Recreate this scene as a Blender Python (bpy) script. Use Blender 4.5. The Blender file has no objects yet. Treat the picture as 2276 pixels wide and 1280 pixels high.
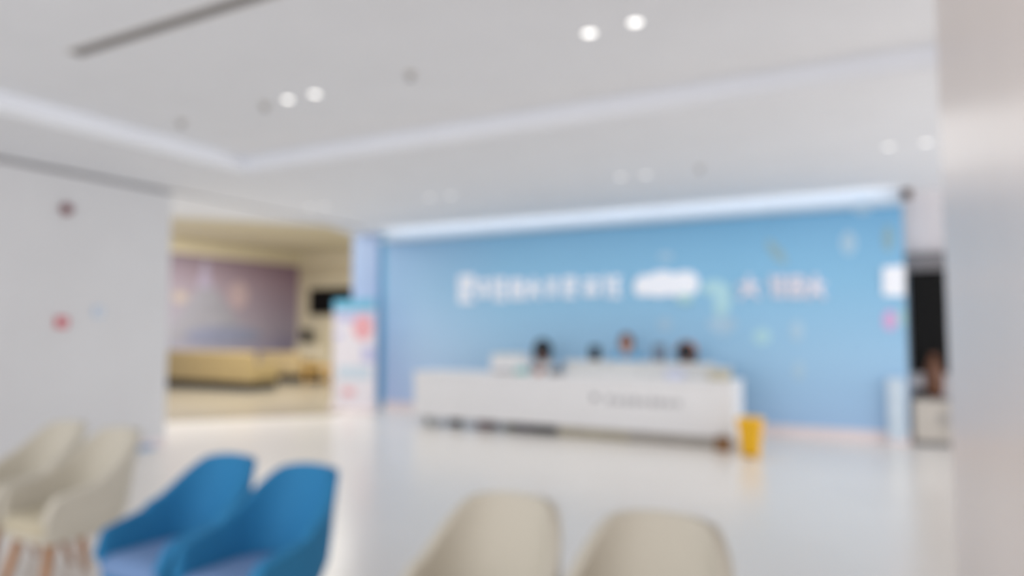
import bpy, bmesh, math, random
from mathutils import Vector, Matrix, Euler
random.seed(4)
R = math.radians
# ------------------------------------------------------------------ camera, world, lights, exposure
H = 1.5
F = 1540.0
YAW = R(27.8)
PITCH = math.atan(90 / F)
DEFOCUS = True
sc = bpy.context.scene
cam_d = bpy.data.cameras.new('camera')
cam = bpy.data.objects.new('camera', cam_d)
sc.collection.objects.link(cam)
cam.location = (0, 0, H)
cam.rotation_euler = (math.pi / 2 + PITCH, 0, YAW)
cam_d.sensor_width = 36
cam_d.lens = 36 * F / 2276
cam_d.clip_start = 0.02
cam_d.clip_end = 200
cam_d.dof.use_dof = DEFOCUS          # the photograph is focused far too near: everything is soft
cam_d.dof.focus_distance = 0.14
cam_d.dof.aperture_fstop = 7.4
cam_d.dof.aperture_blades = 0
sc.camera = cam
sc.view_settings.view_transform = 'Standard'
sc.view_settings.look = 'None'
sc.view_settings.gamma = 1
sc.view_settings.use_curve_mapping = False
sc.view_settings.exposure = 0.08

w = bpy.data.worlds.new('world')
sc.world = w
w.use_nodes = True
w.node_tree.nodes['Background'].inputs[0].default_value = (0.98, 0.975, 0.98, 1)
w.node_tree.nodes['Background'].inputs[1].default_value = 0.80


def area(name, loc, rot, sx, sy, power, col):
    l = bpy.data.lights.new(name, 'AREA')
    l.shape = 'RECTANGLE'
    l.size = sx
    l.size_y = sy
    l.energy = power
    l.color = col
    o = bpy.data.objects.new(name, l)
    sc.collection.objects.link(o)
    o.location = loc
    o.rotation_euler = rot
    return o


ZC, ZT, ZL = 3.32, 3.50, 3.90        # soffit, tray ceiling, lounge ceiling


# pixel of the photograph -> point of the place
def ray(px, py):
    v = Vector(((px - 1138) / F, -(py - 640) / F, -1))
    v.rotate(cam.rotation_euler)
    return v


def G(px, py, z=0.0):
    v = ray(px, py)
    t = (z - H) / v.z
    return Vector((v.x * t, v.y * t, z))


def PY(px, py, y):
    v = ray(px, py)
    t = y / v.y
    return Vector((v.x * t, y, H + v.z * t))


def PX(px, py, x):
    v = ray(px, py)
    t = x / v.x
    return Vector((x, v.y * t, H + v.z * t))


YB = G(1440, 948).y                  # face of the blue wall
YB = (G(2010, 985).y + G(870, 911).y) / 2
XR = PY(2014, 700, YB).x             # right end of the blue wall
XBL = PY(856, 700, YB).x             # left end
XL = G(366, 988).x                   # face of the left wall
YL = G(366, 988).y                   # far end of the left wall
_c = G(665, 565, ZL)
XM, YT = _c.x, _c.y                  # mural wall face, screen wall face
XCOL, YCOL = G(2130, 1400).x, G(2130, 1400).y
TX0 = G(545, 384, ZC).x
TY1 = G(545, 384, ZC).y
print('YB', YB, 'XR', XR, 'XBL', XBL, 'XL', XL, YL, 'mural', XM, YT, 'col', XCOL, YCOL, 'tray', TX0, TY1)

# added fill from unseen sides of the hall, hall lighting, warm lounge lighting
area('front_fill', (-2.0, -4.6, 1.9), (R(95), 0, 0), 9, 2.6, 225, (0.98, 0.98, 1.0))  # fill light added behind the camera to brighten the hall
area('side_fill', (7.5, 7.6, 1.7), (R(90), 0, R(90)), 5.0, 2.8, 265, (1.0, 0.985, 0.975))  # unseen fill added beyond the column to brighten the far hall
area('soffit_downlighting', (-2.9, 8.0, ZC - 0.02), (0, 0, 0), 6.0, 2.6, 44, (1.0, 0.99, 0.98))
area('lounge_ceiling_light', (XM + 4.2, YT - 6.0, ZL - 0.06), (0, 0, 0), 5, 6, 520, (1.0, 0.975, 0.94))
area('added_uplight', ((XR + XBL) / 2, YB - 0.17, ZC - 0.155), (R(180), 0, 0), XR - XBL - 0.1, 0.08, 6, (0.92, 0.95, 1.0))  # uplight added to make the ceiling glow above the blue wall

# ------------------------------------------------------------------ materials


def s2l(c):
    return tuple(((v / 255) / 12.92 if v / 255 <= 0.04045 else ((v / 255 + 0.055) / 1.055) ** 2.4) for v in c) + (1,)


def mat(name, rgb, rough=0.6, noise=0.0, scale=8, metal=0.0, emit=None, strength=1.0, bump=0.0, spec=0.5, coat=0.0):
    m = bpy.data.materials.new(name)
    m.use_nodes = True
    nt = m.node_tree
    b = nt.nodes['Principled BSDF']
    b.inputs['Base Color'].default_value = s2l(rgb)
    b.inputs['Roughness'].default_value = rough
    b.inputs['Metallic'].default_value = metal
    b.inputs['Specular IOR Level'].default_value = spec
    b.inputs['Coat Weight'].default_value = coat
    if emit:
        b.inputs['Emission Color'].default_value = s2l(emit)
        b.inputs['Emission Strength'].default_value = strength
    if noise or bump:
        tc = nt.nodes.new('ShaderNodeTexCoord')
        n = nt.nodes.new('ShaderNodeTexNoise')
        n.inputs['Scale'].default_value = scale
        n.inputs['Detail'].default_value = 4
        nt.links.new(tc.outputs['Object'], n.inputs['Vector'])
        if noise:
            r = nt.nodes.new('ShaderNodeValToRGB')
            r.color_ramp.elements[0].position = 0.3
            r.color_ramp.elements[1].position = 0.7
            r.color_ramp.elements[0].color = s2l(tuple(max(0, v * (1 - noise)) for v in rgb))
            r.color_ramp.elements[1].color = s2l(tuple(min(255, v * (1 + noise)) for v in rgb))
            nt.links.new(n.outputs['Fac'], r.inputs['Fac'])
            nt.links.new(r.outputs['Color'], b.inputs['Base Color'])
        if bump:
            bp = nt.nodes.new('ShaderNodeBump')
            bp.inputs['Strength'].default_value = bump
            bp.inputs['Distance'].default_value = 0.002
            nt.links.new(n.outputs['Fac'], bp.inputs['Height'])
            nt.links.new(bp.outputs['Normal'], b.inputs['Normal'])
    return m


def gradient_mat(name, stops_x, stops_z, ax, x0, x1, z0, z1, rough=0.4, noise=0.02):
    """two printed gradients, along the wall and up the wall, mixed half and half"""
    m = bpy.data.materials.new(name)
    m.use_nodes = True
    nt = m.node_tree
    b = nt.nodes['Principled BSDF']
    b.inputs['Roughness'].default_value = rough
    tc = nt.nodes.new('ShaderNodeTexCoord')
    sp = nt.nodes.new('ShaderNodeSeparateXYZ')
    nt.links.new(tc.outputs['Object'], sp.inputs[0])
    outs = []
    for (lo, hi, a, stops) in ((x0, x1, ax, stops_x), (z0, z1, 'Z', stops_z)):
        mr = nt.nodes.new('ShaderNodeMapRange')
        mr.inputs['From Min'].default_value = lo
        mr.inputs['From Max'].default_value = hi
        nt.links.new(sp.outputs[a], mr.inputs['Value'])
        r = nt.nodes.new('ShaderNodeValToRGB')
        while len(r.color_ramp.elements) < len(stops):
            r.color_ramp.elements.new(0.5)
        for e, (p, c) in zip(r.color_ramp.elements, stops):
            e.position = p
            e.color = s2l(c)
        nt.links.new(mr.outputs[0], r.inputs['Fac'])
        outs.append(r)
    mx = nt.nodes.new('ShaderNodeMix')
    mx.data_type = 'RGBA'
    mx.inputs[0].default_value = 0.5
    nt.links.new(outs[0].outputs['Color'], mx.inputs[6])
    nt.links.new(outs[1].outputs['Color'], mx.inputs[7])
    nt.links.new(mx.outputs[2], b.inputs['Base Color'])
    return m


M = {}
M['ceiling'] = mat('ceiling_paint', (238, 240, 244), 0.85, 0.006, 2)
M['tray_face'] = mat('tray_face_paint', (240, 243, 250), 0.8, 0.004, 2)
M['wall_white'] = mat('white_wall_paint', (218, 218, 220), 0.7, 0.008, 1.5)
M['wall_grey'] = mat('grey_wall_paint', (216, 212, 216), 0.7, 0.008, 1.5)
M['column'] = mat('satin_column_panel', (238, 226, 219), 0.33, 0.01, 1.2, spec=0.7)
M['dark_gap'] = mat('shadow_gap', (120, 118, 122), 0.8, 0.02, 5)
M['floor'] = mat('polished_floor', (230, 225, 219), 0.24, 0.012, 0.6, spec=0.55)
M['floor_lounge'] = mat('lounge_floor', (148, 140, 124), 0.25, 0.02, 0.8)  # tan partly stands in for the warm reflection from the lounge
M['baseboard'] = mat('baseboard_white', (238, 226, 228), 0.45, 0.01, 3)
M['lounge_ceiling'] = mat('lounge_ceiling_paint', (232, 228, 208), 0.8, 0.01, 2)
M['cornice'] = mat('cream_cornice', (240, 232, 208), 0.7, 0.01, 2)
M['lounge_wall'] = mat('cream_lounge_wall', (214, 204, 178), 0.7, 0.02, 2)
M['white'] = mat('white_lacquer', (236, 236, 238), 0.35, 0.005, 3)
M['desk_grey'] = mat('pale_grey_laminate', (212, 214, 214), 0.4, 0.01, 4)
M['plinth'] = mat('taupe_plinth', (206, 198, 176), 0.5, 0.04, 3)
M['black'] = mat('black_satin', (10, 10, 11), 0.5, 0.1, 5, spec=0.15)
M['black_soft'] = mat('black_soft', (26, 27, 32), 0.7, 0.1, 6)
M['grey'] = mat('mid_grey', (130, 130, 134), 0.5, 0.05, 6)
M['grey_cab'] = mat('grey_cabinet', (196, 190, 182), 0.5, 0.03, 5)
M['brown'] = mat('brown_wood', (92, 56, 34), 0.5, 0.2, 10)
M['kraft'] = mat('kraft_brown', (134, 98, 62), 0.7, 0.1, 12)
M['maroon'] = mat('maroon_plastic', (106, 66, 78), 0.5, 0.06, 6)
M['indigo'] = mat('dark_indigo', (86, 80, 100), 0.6, 0.08, 6)
M['olive'] = mat('olive_metal', (140, 140, 112), 0.4, 0.05, 6)
M['yellow'] = mat('yellow_plastic', (243, 186, 14), 0.35, 0.02, 6)
M['red'] = mat('red_plastic', (200, 40, 62), 0.4, 0.03, 6)
M['dark_red'] = mat('dark_red_enamel', (112, 30, 44), 0.4, 0.05, 6)
M['pale_blue'] = mat('pale_blue_plastic', (168, 196, 226), 0.4, 0.02, 6)
M['chrome'] = mat('brushed_steel', (170, 172, 176), 0.3, 0.03, 20, metal=0.9)
M['blue_fabric'] = mat('blue_fabric', (46, 128, 178), 0.75, 0.05, 160, bump=0.4, spec=0.3)
M['blue_seat'] = mat('blue_seat_fabric', (118, 148, 192), 0.8, 0.05, 160, bump=0.4, spec=0.3)
M['beige_fabric'] = mat('beige_fabric', (204, 198, 184), 0.8, 0.03, 160, bump=0.4, spec=0.3)
M['beige_seat'] = mat('beige_seat_fabric', (198, 188, 164), 0.8, 0.03, 160, bump=0.4, spec=0.3)
M['leg_wood'] = mat('beech_wood', (170, 122, 82), 0.45, 0.10, 14)
M['sofa'] = mat('tan_leather', (166, 146, 102), 0.5, 0.05, 5)
M['sofa2'] = mat('camel_leather', (184, 164, 124), 0.5, 0.05, 5)
M['honey'] = mat('honey_wood', (198, 160, 92), 0.45, 0.1, 9)
M['cream'] = mat('cream_laminate', (222, 212, 186), 0.5, 0.02, 5)
M['letter'] = mat('white_acrylic_glow', (240, 243, 250), 0.35, 0.004, 5, emit=(236, 242, 255), strength=0.1)  # slight emission added to lift the white parts, no lamp in them
M['letter_pink'] = mat('pink_white_acrylic', (234, 232, 244), 0.35, 0.01, 5)
M['aqua'] = mat('aqua_print', (178, 222, 234), 0.45, 0.03, 5)
M['mist'] = mat('pale_print', (172, 206, 230), 0.45, 0.03, 5)
M['sand_print'] = mat('sand_print', (146, 182, 196), 0.45, 0.03, 5)
M['pink_print'] = mat('pink_print', (220, 176, 222), 0.45, 0.02, 5)
M['mint_print'] = mat('mint_print', (176, 220, 226), 0.45, 0.02, 5)
M['grey_print'] = mat('grey_print', (150, 150, 156), 0.5, 0.02, 5)
M['poster'] = mat('poster_paper', (234, 230, 238), 0.5, 0.01, 5)
M['poster_blue'] = mat('poster_blue', (110, 188, 222), 0.5, 0.02, 5)
M['poster_red'] = mat('poster_coral', (238, 176, 184), 0.5, 0.02, 5)
M['poster_lilac'] = mat('poster_lilac', (196, 198, 232), 0.5, 0.02, 5)
M['poster_sky'] = mat('poster_sky', (204, 220, 234), 0.5, 0.02, 5)
M['lamp'] = mat('lamp_glow', (255, 255, 255), 0.5, emit=(255, 253, 248), strength=2.2)
M['lamp_dim'] = mat('lamp_glow_dim', (255, 255, 255), 0.5, emit=(255, 253, 248), strength=1.3)
M['strip'] = mat('led_strip', (255, 255, 255), 0.5, emit=(206, 224, 255), strength=1.6)
M['skin'] = mat('skin', (206, 158, 136), 0.55, 0.02, 20)
M['hair'] = mat('black_hair', (20, 22, 30), 0.5, 0.15, 60)
M['hair_brown'] = mat('brown_hair', (120, 74, 58), 0.5, 0.15, 60)
M['cloth_white'] = mat('white_uniform', (214, 218, 222), 0.8, 0.02, 20)
M['cloth_blue'] = mat('blue_uniform', (104, 172, 214), 0.8, 0.03, 20)
M['cloth_lilac'] = mat('pale_lilac_uniform', (204, 210, 232), 0.8, 0.02, 20)
M['trouser'] = mat('navy_trousers', (50, 54, 72), 0.8, 0.04, 20)
M['orange'] = mat('rust_orange_cloth', (196, 124, 92), 0.7, 0.04, 20)
M['teal'] = mat('teal_plastic', (120, 186, 178), 0.5, 0.04, 8)
M['green_leaf'] = mat('leaf', (126, 132, 98), 0.6, 0.1, 12)
M['tan_box'] = mat('tan_card', (188, 182, 160), 0.6, 0.04, 10)
M['blue_wall'] = gradient_mat('blue_wall_print',
    [(0.0, (176, 196, 232)), (0.10, (178, 206, 238)), (0.3, (156, 204, 236)), (0.75, (126, 188, 226)), (1.0, (130, 188, 228))],
    [(0.0, (190, 208, 242)), (0.3, (180, 214, 243)), (0.62, (142, 198, 232)), (1.0, (96, 168, 216))], 'X', XBL, XR, 0.2, ZC)
M['blue_pillar'] = mat('blue_pillar', (164, 188, 226), 0.4, 0.01, 3)
M['mural'] = gradient_mat('mural_print',
    [(0.0, (160, 146, 168)), (0.25, (160, 160, 176)), (0.6, (164, 156, 168)), (0.8, (156, 140, 158)), (1.0, (140, 118, 144))],
    [(0.0, (136, 148, 192)), (0.35, (160, 162, 178)), (0.75, (164, 146, 162)), (0.86, (156, 130, 150)), (1.0, (138, 110, 132))], 'Y', YT - 8, YT, 0.3, 3.5)
M['mural_pale'] = mat('mural_pale_print', (178, 170, 196), 0.6, 0.03, 3)
M['mural_silver'] = mat('mural_silver_print', (158, 158, 170), 0.6, 0.03, 3)

# ------------------------------------------------------------------ helpers
COL = sc.collection


def obj(name, bm, m, parent=None, smooth=False, mats=None):
    me = bpy.data.meshes.new(name)
    bmesh.ops.recalc_face_normals(bm, faces=bm.faces)
    if smooth:
        for f in bm.faces:
            f.smooth = True
    bm.to_mesh(me)
    bm.free()
    for mm in (mats or [m]):
        me.materials.append(mm)
    o = bpy.data.objects.new(name, me)
    COL.objects.link(o)
    if parent:
        o.parent = parent
    return o


def tag(o, label=None, cat=None, group=None, kind=None):
    if label:
        o['label'] = label
    if cat:
        o['category'] = cat
    if group:
        o['group'] = group
    if kind:
        o['kind'] = kind
    return o


def empty(name, loc, rz=0.0, label=None, cat=None, group=None):
    o = bpy.data.objects.new(name, None)
    COL.objects.link(o)
    o.location = loc
    o.rotation_euler = (0, 0, rz)
    o.empty_display_size = 0.1
    return tag(o, label, cat, group)


def bx(bm, x0, x1, y0, y1, z0, z1, bev=0.0, mi=0):
    vs = [bm.verts.new((x, y, z)) for z in (z0, z1) for y in (y0, y1) for x in (x0, x1)]
    fs = []
    for idx in ((0, 2, 3, 1), (4, 5, 7, 6), (0, 1, 5, 4), (2, 6, 7, 3), (0, 4, 6, 2), (1, 3, 7, 5)):
        f = bm.faces.new([vs[i] for i in idx])
        f.material_index = mi
        fs.append(f)
    if bev:
        es = set(e for f in fs for e in f.edges)
        bmesh.ops.bevel(bm, geom=list(es), offset=bev, segments=3, profile=0.5, affect='EDGES')
    return bm


def box(name, x0, x1, y0, y1, z0, z1, m, parent=None, bev=0.0):
    x0, x1 = min(x0, x1), max(x0, x1)
    y0, y1 = min(y0, y1), max(y0, y1)
    z0, z1 = min(z0, z1), max(z0, z1)
    return obj(name, bx(bmesh.new(), x0, x1, y0, y1, z0, z1, bev), m, parent)


def lathe(bm, prof, n=24, cap=True, mtx=None):
    rings = []
    for (r, z) in prof:
        rings.append([bm.verts.new((r * math.cos(2 * math.pi * i / n), r * math.sin(2 * math.pi * i / n), z)) for i in range(n)])
    for a, b in zip(rings, rings[1:]):
        for i in range(n):
            bm.faces.new((a[i], a[(i + 1) % n], b[(i + 1) % n], b[i]))
    if cap:
        bm.faces.new(rings[0][::-1])
        bm.faces.new(rings[-1])
    if mtx is not None:
        bmesh.ops.transform(bm, matrix=mtx, verts=[v for r in rings for v in r])
    return bm


def prism(bm, pts, z0, z1):
    a = [bm.verts.new((x, y, z0)) for x, y in pts]
    b = [bm.verts.new((x, y, z1)) for x, y in pts]
    bm.faces.new(a[::-1])
    bm.faces.new(b)
    n = len(pts)
    for i in range(n):
        bm.faces.new((a[i], a[(i + 1) % n], b[(i + 1) % n], b[i]))
    return bm


def copy_tree(o, parent=None):
    c = o.copy()
    COL.objects.link(c)
    c.parent = parent
    for ch in o.children:
        copy_tree(ch, c)
    return c


def struct(name, x0, x1, y0, y1, z0, z1, m, label, bev=0.0):
    return tag(box(name, x0, x1, y0, y1, z0, z1, m, None, bev), label, kind='structure')


# ------------------------------------------------------------------ the setting
XE = 9.0
YS = -2.2
XW = XM - 1.0
LX = XL - 0.02
LE = G(742, 922)
LX0, LY0 = G(340, 940).x, G(340, 940).y
fl = obj('floor', prism(bmesh.new(), [(XL - 0.3, YS), (XE, YS), (XE, YB + 2.2), (XR + 0.3, YB + 2.2), (XBL - 0.8, YB + 0.2), (LE.x, LE.y), (LX0, LY0), (XL - 3.5, YL), (XL - 0.3, YL)], -0.1, 0), M['floor'])
tag(fl, 'polished off-white hall floor with soft reflections', kind='structure')
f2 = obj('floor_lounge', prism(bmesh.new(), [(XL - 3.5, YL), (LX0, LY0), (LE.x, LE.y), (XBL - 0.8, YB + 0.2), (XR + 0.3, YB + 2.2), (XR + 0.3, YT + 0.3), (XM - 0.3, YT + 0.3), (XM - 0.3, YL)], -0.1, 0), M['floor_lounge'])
tag(f2, 'lounge floor beyond the opening, tan partly painted in for warm reflections', kind='structure')

# ceiling: soffit ring round a raised tray, tray ceiling above
TXE = 7.5
TYS = -1.2
ga, gb = G(400, 484, ZC), G(800, 506, ZC)      # edge where the hall soffit gives way to the higher lounge ceiling
dd = (gb - ga)
def on_edge_x(x):
    return ga + dd * ((x - ga.x) / dd.x)
eL, eR = on_edge_x(XL - 2.0), on_edge_x(XBL - 0.4)
cm = bmesh.new()
bx(cm, XL - 0.3, TX0, YS, TY1, ZC, ZC + 0.06)
bx(cm, TXE, XE, YS, TY1, ZC, ZC + 0.06)
bx(cm, TX0, TXE, YS, TYS, ZC, ZC + 0.06)
prism(cm, [(XL - 0.3, TY1), (XE, TY1), (XE, YB + 0.01), (XBL - 0.9, YB + 0.3), (eR.x, eR.y), (eL.x, eL.y), (XL - 2.0, YL), (XL - 0.3, YL)], ZC, ZC + 0.06)
ce = tag(obj('ceiling', cm, M['ceiling']), 'white plaster soffit running round the raised ceiling tray', kind='structure')
box('tray_panel', TX0 - 0.04, TXE + 0.04, TYS - 0.04, TY1 + 0.04, ZT, ZT + 0.08, M['ceiling'], ce)
m_ = bmesh.new()
bx(m_, TX0 - 0.02, TX0, TYS, TY1, ZC + 0.06, ZT)
bx(m_, TXE, TXE + 0.02, TYS, TY1, ZC + 0.06, ZT)
bx(m_, TX0 - 0.02, TXE + 0.02, TY1, TY1 + 0.02, ZC + 0.06, ZT)
bx(m_, TX0 - 0.02, TXE + 0.02, TYS - 0.02, TYS, ZC + 0.06, ZT)
obj('tray_side', m_, M['tray_face'], ce)

lc = obj('ceiling_lounge', prism(bmesh.new(), [(XM - 0.3, YL), (XL - 0.2, YL), (XBL + 0.5, YL + 1.2), (XBL + 3, YT + 0.3), (XM - 0.3, YT + 0.3)], ZL, ZL + 0.08), M['lounge_ceiling'])
tag(lc, 'khaki cream lounge ceiling above the mural wall', kind='structure')
hb = bmesh.new()
prism(hb, [(eL.x, eL.y - 0.04), (eR.x, eR.y - 0.04), (eR.x, eR.y + 0.02), (eL.x, eL.y + 0.02)], ZC + 0.0, ZL)
tag(obj('trim_1', hb, M['lounge_ceiling']), 'upright edge between hall soffit and higher lounge ceiling', kind='structure')

# left wall with shadow gap and baseboard
wl = struct('wall_left', XL - 0.25, XL, YS, YL, 0, ZC - 0.045, M['wall_white'], 'plain white wall on the left of the hall')
box('shadow_gap', XL - 0.25, XL - 0.015, YS, YL, ZC - 0.045, ZC, M['dark_gap'], wl)
for yy in (YL - 3.05, YL - 1.85, YL - 0.62):
    box('panel_joint', XL - 0.004, XL + 0.001, yy, yy + 0.006, 0.1, ZC - 0.06, M['wall_grey'], wl)
struct('baseboard_left', XL, XL + 0.012, YS, YL, 0, 0.09, M['baseboard'], 'low white baseboard along the left wall')
g2 = on_edge_x(XL).y
tag(box('trim_2', XL - 0.03, XL, YL, g2, ZC - 0.012, ZC + 0.0, M['dark_gap']), 'thin grey ceiling joint line running on past the left wall', kind='structure')

# blue feature wall
bw = struct('wall_back', XBL, XR, YB, YB + 0.16, 0.15, ZC, M['blue_wall'], 'sky blue printed feature wall behind the reception desk')
struct('baseboard_back', XBL, XR, YB - 0.012, YB + 0.16, 0, 0.15, M['baseboard'], 'pinkish white baseboard under the blue wall')
pxl = PY(782, 700, YB + 0.06).x
pxr = PY(840, 700, YB + 0.06).x
pil = struct('wall_pillar', pxl, pxr, YB + 0.06, YB + 0.5, 0.12, ZC, M['blue_pillar'], 'pale blue pillar left of the feature wall')
box('plinth', pxl, pxr, YB + 0.05, YB + 0.5, 0, 0.12, M['baseboard'], pil)
box('recess', pxr, XBL, YB + 0.12, YB + 0.5, 0, ZC, M['poster_blue'], pil)
# rear wall right of the blue wall
rb = YB + 0.32
rw = struct('wall_right_rear', XR - 0.02, XE, rb, rb + 0.15, 0, ZC + 0.05, M['wall_grey'], 'pale grey wall set back right of the blue wall')
z1, z2 = PY(2060, 562, rb).z, PY(2060, 596, rb).z
box('lintel', XR + 0.005, XR + 1.2, rb - 0.12, rb, z2, z1, M['dark_gap'], rw)
wc = struct('trim_5', XBL, XR, YB - 0.24, YB, ZC - 0.20, ZC - 0.17, M['poster_sky'], 'added pale ledge for a made-up uplight along the top of the blue wall', 0.004)  # ledge and its lip added to shape the glow on the ceiling
box('glow_band', XBL, XR, YB - 0.004, YB, ZC - 0.17, ZC, mat('painted_glow_band', (214, 224, 234), 0.6, 0.004, 3), wc)  # pale colour stands in for the lit band above the ledge
box('lip', XBL, XR, YB - 0.24, YB - 0.225, ZC - 0.17, ZC - 0.145, M['poster_sky'], wc)
# near column on the right
co = struct('wall_right', XCOL, XCOL + 1.2, -1.6, YCOL, 0, ZC - 0.0, M['column'], 'near off-white satin column filling the right edge', bev=0.0)

# lounge walls
mz = 3.52
mw = struct('wall_mural', XM - 0.2, XM, YL + 1.0, YT, 0, mz, M['mural'], 'purple and grey mural wall in the lounge')
cn = struct('trim_3', XM - 0.2, XM + 0.12, YL + 1.0, YT, mz, ZL, M['cornice'], 'cream cornice above the mural')
tw = struct('wall_lounge', XM, XR, YT, YT + 0.2, 0, mz, M['lounge_wall'], 'cream end wall of the lounge with the black screen')
struct('trim_4', XM + 0.12, XR, YT - 0.12, YT + 0.2, mz, ZL, M['cornice'], 'cream cornice above the lounge end wall')


NP = 0


def mural_patch(px, py, wpx, hpx, m, kind):
    c = PX(px, py, XM)
    global NP
    NP += 1
    off = .004 * NP
    a = PX(px - wpx / 2, py, XM).y
    b = PX(px + wpx / 2, py, XM).y
    zt = PX(px, py - hpx / 2, XM).z
    zb = PX(px, py + hpx / 2, XM).z
    bm = bmesh.new()
    if kind == 'peak':
        pts = [(a, zb), (b, zb), ((c.y + b) / 2, (zt + zb) / 2 + 0.1), (c.y + 0.1, zt), (c.y - 0.1, zt), ((c.y + a) / 2, (zt + zb) / 2 + 0.1)]
    else:
        pts = [(c.y + (b - a) / 2 * math.cos(t * math.pi / 8), (zt + zb) / 2 + (zt - zb) / 2 * math.sin(t * math.pi / 8)) for t in range(16)]
    va = [bm.verts.new((XM, y, z)) for y, z in pts]
    vb = [bm.verts.new((XM + off, y, z)) for y, z in pts]
    bm.faces.new(va[::-1])
    bm.faces.new(vb)
    for i in range(len(pts)):
        j = (i + 1) % len(pts)
        bm.faces.new((va[i], va[j], vb[j], vb[i]))
    obj('mural_panel', bm, m, mw)


mural_patch(458, 690, 190, 130, M['mural_silver'], 'peak')
mural_patch(456, 610, 34, 60, M['mural_pale'], 'peak')
mural_patch(400, 660, 34, 26, mat('mural_sand', (190, 178, 170), 0.6, 0.03, 3), 'round')
mural_patch(530, 655, 44, 60, mat('mural_rose', (184, 164, 170), 0.6, 0.03, 3), 'round')
mural_patch(500, 745, 170, 40, mat('mural_blue', (140, 146, 172), 0.6, 0.03, 3), 'round')

# lounge screen
sx0, sx1 = PY(694, 660, YT).x, PY(800, 660, YT).x
sz0, sz1 = PY(740, 698, YT).z, PY(740, 641, YT).z
tv = empty('wall_screen', ((sx0 + sx1) / 2, YT - 0.11, (sz0 + sz1) / 2), 0, 'black wide screen mounted on the cream lounge wall', 'screen')
hw, hh = (sx1 - sx0) / 2, (sz1 - sz0) / 2
box('bezel', -hw, hw, -0.02, 0.06, -hh, hh, M['black'], tv, 0.01)
box('display', -hw + 0.02, hw - 0.02, -0.026, -0.02, -hh + 0.03, hh - 0.02, M['black'], tv)
box('wall_bracket', -0.2, 0.2, 0.06, 0.105, -0.15, 0.15, M['grey'], tv)

# ------------------------------------------------------------------ ceiling fittings


def downlight(px, py, z, lab, grp, dim=False, r=0.062):
    p = G(px, py, z)
    t = empty('downlight', (p.x, p.y, z), 0, lab, 'light', grp)
    obj('trim_ring', lathe(bmesh.new(), [(r * 0.84, 0.0), (r * 0.84, -0.008), (r * 1.16, -0.006), (r * 1.18, 0.0)], 28, cap=False), M['white'], t, True)
    obj('lens', lathe(bmesh.new(), [(r * 0.84, 0.0), (r * 0.84, -0.005)], 28), M['lamp_dim'] if dim else M['lamp'], t)
    return t


DL = [(1310, 72, ZT, 'round bright downlight, left of the pair nearest the camera', 0),
      (1412, 48, ZT, 'round bright downlight, right of the pair nearest the camera', 0),
      (640, 220, ZT, 'round downlight in the tray, left of the left-hand pair', 0),
      (700, 208, ZT, 'round downlight in the tray, right of the left-hand pair', 0),
      (1380, 392, ZC, 'small downlight above the blue wall middle, left of its pair', 1),
      (1435, 388, ZC, 'small downlight above the blue wall middle, right of its pair', 1),
      (955, 438, ZC, 'faint downlight over the desk end of the hall, left one', 1),
      (1002, 434, ZC, 'faint downlight over the desk end of the hall, right one', 1),
      (1975, 325, ZC, 'soffit downlight near the right column, left of its pair', 1),
      (2058, 316, ZC, 'soffit downlight near the right column, right of its pair', 1),
      (688, 460, ZC, 'farthest small downlight before the lounge ceiling, left one', 1),
      (722, 458, ZC, 'farthest small downlight before the lounge ceiling, right one', 1)]
for (px, py, z, lab, dim) in DL:
    downlight(px, py, z, lab, 'recessed ceiling downlights', dim, 0.05 if not dim else 0.052)

for i, (px, py, z, lab) in enumerate([(912, 163, ZT, 'small grey sprinkler head in the middle of the tray ceiling'),
                                      (403, 270, ZT, 'small grey sprinkler head at the left edge of the tray'),
                                      (1555, 372, ZC, 'small grey sprinkler head in the soffit above the blue wall'),
                                      (588, 232, ZT, 'small grey sprinkler head beside the left-hand downlight pair')]):
    p = G(px, py, z)
    t = empty('sprinkler', (p.x, p.y, z), 0, lab, 'sprinkler', 'ceiling sprinklers')
    obj('rosette', lathe(bmesh.new(), [(0.045, 0), (0.04, -0.012), (0.02, -0.016)], 20), M['grey_cab'], t, True)
    obj('nozzle', lathe(bmesh.new(), [(0.012, -0.016), (0.01, -0.04), (0.03, -0.043), (0.03, -0.047)], 16), M['grey'], t, True)

# linear air slot in the tray ceiling
pa, pb = G(166, 118, ZT), G(545, -14, ZT)
ay = pa.y
t = empty('air_slot', (pa.x, ay, ZT), 0, 'long dark linear air slot cut in the tray ceiling', 'vent')
L = (pb.x - pa.x) * 1.0 + 2.2
obj('frame', (lambda b: (bx(b, 0, L, -0.055, -0.04, -0.006, 0.0), bx(b, 0, L, 0.04, 0.055, -0.006, 0.0), bx(b, -0.015, 0, -0.055, 0.055, -0.006, 0), bx(b, L, L + 0.015, -0.055, 0.055, -0.006, 0), b)[-1])(bmesh.new()), M['grey_cab'], t)
box('backing', 0, L, -0.04, 0.04, -0.002, 0, M['dark_gap'], t)
for k in range(2):
    box('slat', 0, L, -0.016 + k * 0.026, -0.01 + k * 0.026, -0.006, -0.002, M['grey'], t)

# ------------------------------------------------------------------ fittings on the left wall


def on_left(name, px, py, lab, cat):
    p = PX(px, py, XL)
    return empty(name, (XL, p.y, p.z), R(90), lab, cat)     # local -Y faces into the hall (+X)


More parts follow.
